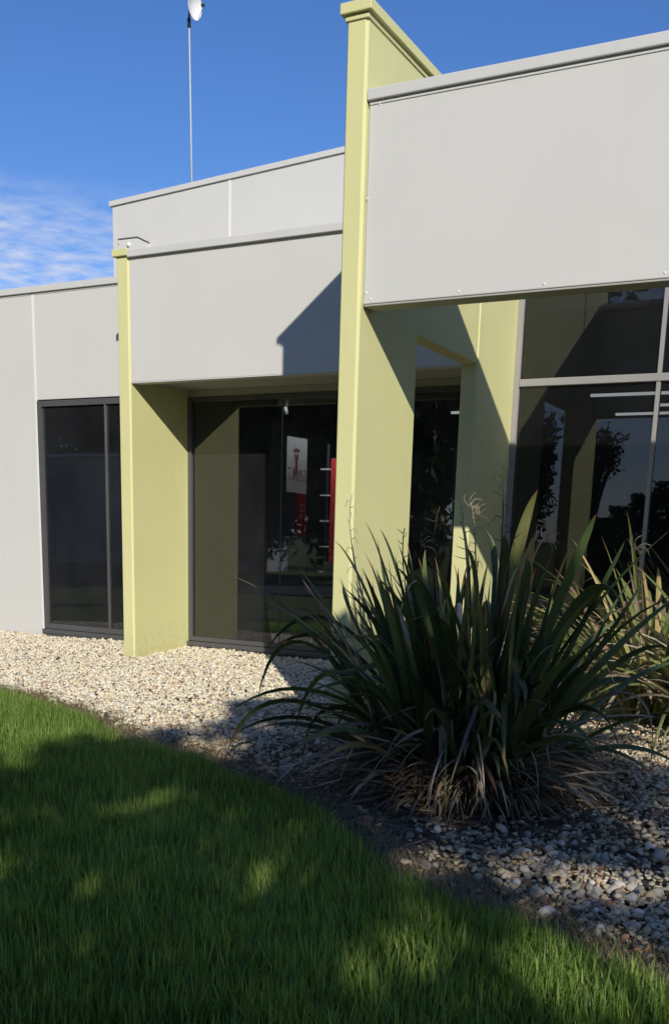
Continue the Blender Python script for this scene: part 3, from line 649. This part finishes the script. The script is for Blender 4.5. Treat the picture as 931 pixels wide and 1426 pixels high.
tuft = .5+.5*np.sin(9*x_+3*np.sin(5*y_))*np.sin(8*y_+2*np.sin(6*x_))
ok = (d_ > .0) & (r_.uniform(size=len(x_)) < np.clip(d_/.16, .04, 1)*(.62+.38*tuft)) & (pj[:, 0] > -260) & (pj[:, 0] < 1150) & (pj[:, 1] < 1750) & (pj[:, 2] > .4)
x_, y_, d_, tuft = x_[ok], y_[ok], d_[ok], tuft[ok]; n = len(x_); print('grass', n)
ln = (.05+.075*r_.uniform(size=n)**1.5+.03*tuft)*np.clip(.6+d_*2.0, .6, 1.0); tall = r_.uniform(size=n) < .03; ln[tall] *= 1.45
blades(x_, y_, ln, r_.uniform(.003, .0088, n), np.abs(r_.normal(.5, .42, n)), r_.uniform(0, 2*np.pi, n), np.clip(r_.beta(1.5, 1.9, n)*.8+tuft*.06+.16*np.sin(2.1*x_+1.3*np.sin(1.9*y_))*np.cos(2.6*y_+x_)+.05, 0, 1), M['grass'], 'grass', 'green grass blades of the lawn')
# dry straw and clippings along the lawn edge
x_ = r_.uniform(-7, .6, 20000); y_ = edge(x_)+r_.normal(.07, .10, 20000); n = len(x_)
blades(x_, y_, r_.uniform(.025, .085, n), r_.uniform(.0018, .0038, n), r_.uniform(1.25, 1.62, n), r_.uniform(0, 2*np.pi, n), r_.uniform(0, 1, n), M['straw'], 'dry_grass', 'dry brown grass clippings along the lawn edge', .008)

# ------------------------------------------------------------------ flax plants
def ribbon(pts, width, side, fold=.25, along0=0.0):
    """strap leaf: keeled ribbon along pts; returns verts, faces, along"""
    pts = np.asarray(pts, float); n = len(pts); T = np.gradient(pts, axis=0); T /= np.linalg.norm(T, axis=1)[:, None]+1e-9
    Sd = np.asarray(side, float)-T*(T@np.asarray(side, float))[:, None] if np.ndim(side) == 1 else side
    Sd /= np.linalg.norm(Sd, axis=1)[:, None]+1e-9; Nn = np.cross(Sd, T)
    w = np.asarray(width)[:, None]
    V = np.stack([pts-Sd*w*.5, pts-Nn*w*fold, pts+Sd*w*.5], 1).reshape(-1, 3); f = []
    for i in range(n-1):
        a = i*3; f += [(a, a+1, a+4, a+3), (a+1, a+2, a+5, a+4)]
    return V, f, np.repeat(np.linspace(0, 1, n), 3)
def strap(name, pts, wmax, parent, mat, twist=0.0, fold=.25, prof=(.55, .62)):
    pts = np.asarray(pts, float); n = len(pts); s = np.linspace(0, 1, n)
    b0, pk = prof
    w = wmax*np.where(s < pk, b0+(1-b0)*np.sin(np.clip(s/pk, 0, 1)*np.pi/2), np.clip(1-((s-pk)/(1-pk))**1.9, 0.02, 1))
    T = np.gradient(pts, axis=0); T /= np.linalg.norm(T, axis=1)[:, None]+1e-9
    hz = pts[-1]-pts[0]; hz[2] = 0
    if np.linalg.norm(hz) < .05: hz = np.array([1, .3, 0])
    hz /= np.linalg.norm(hz); sd0 = np.array([-hz[1], hz[0], 0])
    S0 = sd0-T*(T@sd0)[:, None]; S0 /= np.linalg.norm(S0, axis=1)[:, None]; N0 = np.cross(S0, T)
    tw = (twist*(1-.45*s))[:, None]; Sd = S0*np.cos(tw)+N0*np.sin(tw)
    V, f, al = ribbon(pts, w, Sd, fold*np.ones(1)[0])
    me = bpy.data.meshes.new(name); me.from_pydata(V.tolist(), [], f); me.polygons.foreach_set('use_smooth', [True]*len(f))
    a_ = me.attributes.new('along', 'FLOAT', 'POINT'); a_.data.foreach_set('value', al.astype(np.float32))
    return link(name, me, mat, parent)
def arc(base, az, th0, bend, length, p=1.8, n=13, kink=None, wob=0.0, r=random):
    """centre line from base: leaning th0 from the vertical, bending further outwards along its length"""
    out = [np.array(base, float)]; ds = length/(n-1)
    for i in range(n-1):
        s = (i+.5)/(n-1); th = th0+bend*s**p
        if kink and s > kink[0]: th += kink[1]*min(1, (s-kink[0])/.08)
        a = az+wob*math.sin(3*s); out.append(out[-1]+ds*np.array([math.sin(th)*math.cos(a), math.sin(th)*math.sin(a), math.cos(th)]))
    return np.array(out)
def bez(B0, Mm, T, t=.55, n=15):
    B0, Mm, T = map(np.asarray, (B0, Mm, T)); C = (Mm-(1-t)**2*B0-t*t*T)/(2*t*(1-t)); s = np.linspace(0, 1, n)[:, None]
    return (1-s)**2*B0+2*s*(1-s)*C+s*s*T
def above(pts, m=.012):
    pts[:, 2] = np.maximum(pts[:, 2], gz(pts[:, 0], pts[:, 1])+m); return pts
PZ = float(gz(*PB))
fx = empty('flax_bush', (PB[0], PB[1], PZ), 'large dark green flax bush with dry skirt growing in the stones', 'flax')
R = random.Random(3)
# hero leaves read off the photograph: base px, mid px, tip px, depth of mid and tip, width
HERO = [((690, 960), (712, 800), (748, 682), 4.70, 4.62, .060, .3), ((560, 960), (515, 840), (465, 752), 4.7, 4.7, .050, .5), ((575, 960), (545, 830), (508, 726), 4.8, 4.85, .042, .9),
        ((590, 960), (562, 830), (528, 735), 4.9, 5.0, .040, .6), ((600, 1000), (440, 962), (313, 997), 4.55, 4.35, .040, .2), ((600, 1020), (400, 975), (313, 1056), 4.5, 4.3, .042, .1),
        ((570, 980), (425, 895), (358, 975), 4.7, 4.55, .036, .2), ((580, 970), (470, 868), (371, 904), 4.85, 4.8, .046, .3), ((590, 980), (480, 900), (376, 905), 4.65, 4.5, .048, .2),
        ((625, 1000), (585, 818), (547, 914), 4.5, 4.35, .055, .2), ((700, 1010), (800, 880), (930, 740), 4.8, 4.95, .034, .5), ((715, 1000), (785, 820), (829, 716), 4.7, 4.6, .058, .5),
        ((735, 1000), (820, 850), (869, 754), 4.8, 4.85, .050, .4), ((720, 1000), (815, 828), (875, 895), 4.55, 4.4, .048, .2), ((590, 1040), (465, 985), (420, 1074), 4.45, 4.25, .046, .2),
        ((600, 1050), (528, 1008), (468, 1102), 4.35, 4.15, .050, .1), ((590, 1020), (470, 935), (408, 1030), 4.55, 4.4, .050, .2), ((700, 1030), (800, 985), (863, 1048), 4.4, 4.2, .046, .2),
        ((640, 980), (652, 800), (627, 692), 4.9, 4.95, .036, .9), ((690, 960), (698, 830), (701, 746), 4.6, 4.55, .050, .4), ((730, 990), (762, 850), (792, 765), 4.9, 5.0, .046, .5),
        ((680, 960), (690, 830), (672, 735), 5.0, 5.05, .040, .5), ((610, 960), (596, 850), (592, 765), 5.0, 5.1, .045, .6), ((660, 960), (664, 840), (645, 760), 4.6, 4.5, .045, .3),
        ((745, 1000), (835, 900), (900, 800), 4.9, 5.05, .046, .3), ((620, 980), (585, 860), (550, 790), 4.6, 4.55, .048, .7), ((560, 980), (500, 880), (478, 815), 4.9, 5.0, .044, .4),
        ((750, 1020), (850, 930), (931, 905), 4.75, 4.8, .044, .2), ((640, 1000), (610, 880), (575, 800), 4.4, 4.3, .050, .4), ((670, 980), (720, 860), (735, 780), 4.45, 4.35, .052, .3)]
for (b, mm, t, ym, yt, w, tw) in HERO:
    q = at(b[0], b[1], 5.12); base = np.array([PB[0]+(q[0]-PB[0])*.45, PB[1]+R.uniform(-.12, .12), PZ+.0])
    strap('leaf', above(bez(base, at(*mm, ym+.4), at(*t, yt+.4))), w*1.12, fx, M['flax'], (tw if tw > .35 else .95)*(1 if t[0] > 640 else -1))
nl = 230
fans = [(R.uniform(0, 2*math.pi), math.sqrt(R.random())) for _ in range(26)]     # leaves grow in flat fans
for i in range(nl):
    fa, u = fans[i % 26]; rb_ = .33*u+R.gauss(0, .03)
    base = (PB[0]+rb_*math.cos(fa)*1.25+R.gauss(0, .03), PB[1]+rb_*math.sin(fa)*.9+R.gauss(0, .03), PZ)
    k = (i//26)/10.0                                                              # inner leaves of a fan are young and upright
    az = fa+R.gauss(0, .55)+(R.choice((-1, 1))*.5*k); th0 = .03+.42*u*(.4+.8*k)+.20*k*R.random()+R.gauss(0, .07); ln_ = R.uniform(.85, 1.55)
    bend = max(0, R.gauss(.12+.35*u+.25*k, .26)); kink = (R.uniform(.4, .85), R.uniform(.8, 2.2)) if R.random() < .2 else None
    pts = arc(base, az, max(.01, th0), bend, ln_, R.uniform(1.5, 3.0), 13, kink, R.uniform(-.35, .35))
    zmax = pts[:, 2].max(); lim = 1.30+R.uniform(-.35, .10)
    if zmax > lim: pts = np.array(base)+(pts-np.array(base))*((lim-PZ)/(zmax-PZ))
    dry = R.random() < .10
    strap('leaf', above(pts), R.uniform(.022, .056)*(.7 if dry else 1), fx, M['deadflax'] if dry else M['flax'], R.uniform(-1.4, 1.4), R.uniform(.15, .45))
for i in range(40):                                                               # long outer leaves that arch over
    az = R.uniform(0, 2*math.pi); base = (PB[0]+.3*math.cos(az), PB[1]+.26*math.sin(az), PZ)
    pts = arc(base, az+R.gauss(0, .2), R.uniform(.3, .85), R.uniform(.9, 1.8), R.uniform(.75, 1.35), R.uniform(1.4, 2.2), 14, None, R.uniform(-.2, .2))
    strap('leaf', above(pts, .03), R.uniform(.034, .052), fx, M['flax'], R.choice((-1, 1))*R.uniform(.3, 1.1), .3)
# dry skirt
for i in range(285):
    az = R.uniform(0, 2*math.pi); u = R.random(); rb_ = .20+.20*R.random()
    base = (PB[0]+rb_*math.cos(az)*1.2, PB[1]+rb_*math.sin(az), PZ+R.uniform(.02, .42)*(1-u*.4))
    th0 = R.uniform(.8, 1.55); pts = arc(base, az+R.gauss(0, .25), th0, R.uniform(.3, 1.1), R.uniform(.28, .74), R.uniform(.8, 1.6), 9, (R.uniform(.2, .7), R.uniform(.2, .8)) if R.random() < .3 else None)
    strap('dry_leaf', above(pts, .015+R.random()*.02), R.uniform(.011, .028), fx, M['deadflax'], R.uniform(-1.3, 1.3), R.uniform(.1, .5), (.7, .5))
for (b, mm, t, ym, yt, w) in [((600, 1000), (422, 853), (347, 887), 4.75, 4.7, .016), ((620, 1010), (503, 941), (555, 968), 4.3, 4.25, .034), ((760, 1010), (866, 965), (908, 1044), 4.4, 4.25, .034), ((640, 1100), (660, 1105), (690, 1172), 4.3, 4.15, .012),
                          ((620, 1080), (616, 1010), (612, 1075), 4.3, 4.2, .030), ((700, 1060), (735, 1040), (748, 1120), 4.3, 4.2, .012), ((700, 900), (735, 800), (760, 752), 4.7, 4.7, .018), ((700, 900), (705, 830), (728, 790), 4.5, 4.5, .014)]:
    q = at(b[0], b[1], 5.0); base = np.array([PB[0]+(q[0]-PB[0])*.6, 5.0, max(PZ, min(q[2], PZ+.25))])
    strap('dry_leaf', above(bez(base, at(*mm, ym+.4), at(*t, yt+.4))), w, fx, M['deadflax'], .3)
# thatch of fine dead leaf bases and litter at the foot
Vt, Ft, At = [], [], []; o_ = 0
for i in range(2600):
    az = R.uniform(0, 2*math.pi); rb_ = .12+.32*math.sqrt(R.random())
    base = (PB[0]+rb_*math.cos(az)*1.2, PB[1]+rb_*math.sin(az), PZ+R.uniform(0, .36)*(1-rb_))
    pts = above(arc(base, az+R.gauss(0, .35), R.uniform(.7, 1.6), R.uniform(.2, 1.3), R.uniform(.14, .38), 1.2, 5), .006)
    sd = np.array([-math.sin(az), math.cos(az), R.uniform(-.7, .7)]); v, f, al = ribbon(pts, R.uniform(.006, .016)*np.array([.8, 1, 1, .8, .15]), sd, .3)
    Vt.append(v); Ft += [tuple(q+o_ for q in p) for p in f]; At.append(np.full(len(v), R.random())); o_ += len(v)
for i in range(2600):
    az = R.uniform(0, 2*math.pi); rr = R.uniform(.3, 1.5); x, y = PB[0]+rr*math.cos(az)*1.15, PB[1]+rr*math.sin(az)*.85
    if y < float(edge(x))+.02: continue
    a2 = R.uniform(0, 2*math.pi); ln_ = R.uniform(.04, .22); s = np.linspace(-.5, .5, 4); px_ = x+s*ln_*math.cos(a2); py_ = y+s*ln_*math.sin(a2)
    pts = np.stack([px_, py_, gz(px_, py_)+.012+R.uniform(0, .02)], 1); v, f, al = ribbon(pts, np.array([.3, 1, 1, .2])*R.uniform(.005, .013), np.array([-math.sin(a2), math.cos(a2), R.uniform(-.5, .5)]), .2)
    Vt.append(v); Ft += [tuple(q+o_ for q in p) for p in f]; At.append(np.full(len(v), R.random())); o_ += len(v)
th = bulk('dry_thatch', np.concatenate(Vt), np.array(Ft), 4, M['deadmass'], fx, True, {'rnd': np.concatenate(At)}); th['kind'] = 'stuff'
# flower stalks with dried side twigs
def stalk(px_top, px_mid, y, mat, parent, lean, twigs=9, hh=1.0):
    T = at(*px_top, y); Mm = at(*px_mid, y); base = np.array([PB[0]+(T[0]-PB[0])*.35, PB[1]+.05, PZ]); pts = bez(base, Mm, T, .6, 12)
    vs, fs = tubevf([tuple(p) for p in pts], list(np.linspace(.008, .0022, 12)), 5); vs = [Vector(v) for v in vs]
    for k in range(twigs):
        s = .62+.37*k/twigs; i = s*11; p = Vector(pts[int(i)])*(1-(i % 1))+Vector(pts[min(11, int(i)+1)])*(i % 1)
        a = R.uniform(0, 6.28); d = Vector((math.cos(a), math.sin(a)*.5, R.uniform(-.1, .3))); l = R.uniform(.03, .075)
        v, f = tubevf([p, p+d*l*.6+Vector((0, 0, .01)), p+d*l+Vector((0, 0, R.choice((-.025, .02))))], [.0025, .0018, .001], 4, len(vs)); vs += v; fs += f
    mesh('flower_stalk', vs, fs, mat, parent, True)
for a in (((490, 688), (497, 800), 4.9, 'palestalk'), ((698, 640), (697, 780), 4.85, 'stalk'), ((563, 735), (566, 830), 4.8, 'stalk'), ((640, 700), (650, 800), 4.75, 'palestalk'), ((612, 705), (604, 800), 5.0, 'stalk'), ((720, 735), (700, 820), 4.7, 'stalk'), ((655, 700), (662, 790), 5.0, 'palestalk')):
    stalk(a[0], a[1], a[2], M[a[3]], fx, 0)
# curled dry flower heads
for (x, y, yy) in ((655, 705, 4.95), (668, 718, 4.95), (590, 762, 4.9), (886, 765, 4.9), (760, 752, 4.9)):
    p = Vector(at(x, y, yy)); vs, fs = [], []
    for k in range(6):
        a = R.uniform(-.5, 3.6); pts = [p]
        for j in range(5): a -= R.uniform(.2, .6); pts.append(pts[-1]+Vector((math.cos(a)*.016, R.uniform(-.01, .01), math.sin(a)*.016)))
        v, f = tubevf(pts, [.0022, .002, .0018, .0016, .0014, .001], 4, len(vs)); vs += v; fs += f
    mesh('dry_flower', vs, fs, M['palestalk'], fx, True)
# second, paler flax under the office window
def small_flax(cx, cy, n, hmax, label, seed, mat, dead=.25):
    q = random.Random(seed); z = float(gz(cx, cy)); t = empty('flax_bush', (cx, cy, z), label, 'flax')
    for i in range(n):
        az = q.uniform(0, 6.283); u = math.sqrt(q.random()); base = (cx+.26*u*math.cos(az), cy+.22*u*math.sin(az), z)
        pts = arc(base, az+q.gauss(0, .4), .08+.75*u, max(.2, q.gauss(1.0, .45)), q.uniform(.7, 1.25)*hmax, q.uniform(1.3, 2.0), 12, (q.uniform(.5, .8), q.uniform(.4, 1.4)) if q.random() < .2 else None)
        pts[:, 1] = np.minimum(pts[:, 1], 8.75)
        dd = q.random() < dead
        strap('dry_leaf' if dd else 'leaf', above(pts, .02), q.uniform(.018, .046), t, M['deadflax'] if dd else mat, q.uniform(-1, 1), .25)
    return t
small_flax(-1.30, 7.5, 250, 1.34, 'pale yellow green flax under the office window behind the dark flax', 5, M['yflax'])
small_flax(-.62, 7.1, 220, 1.25, 'half dry flax at the end of the window bed', 6, M['yflax'], .4)
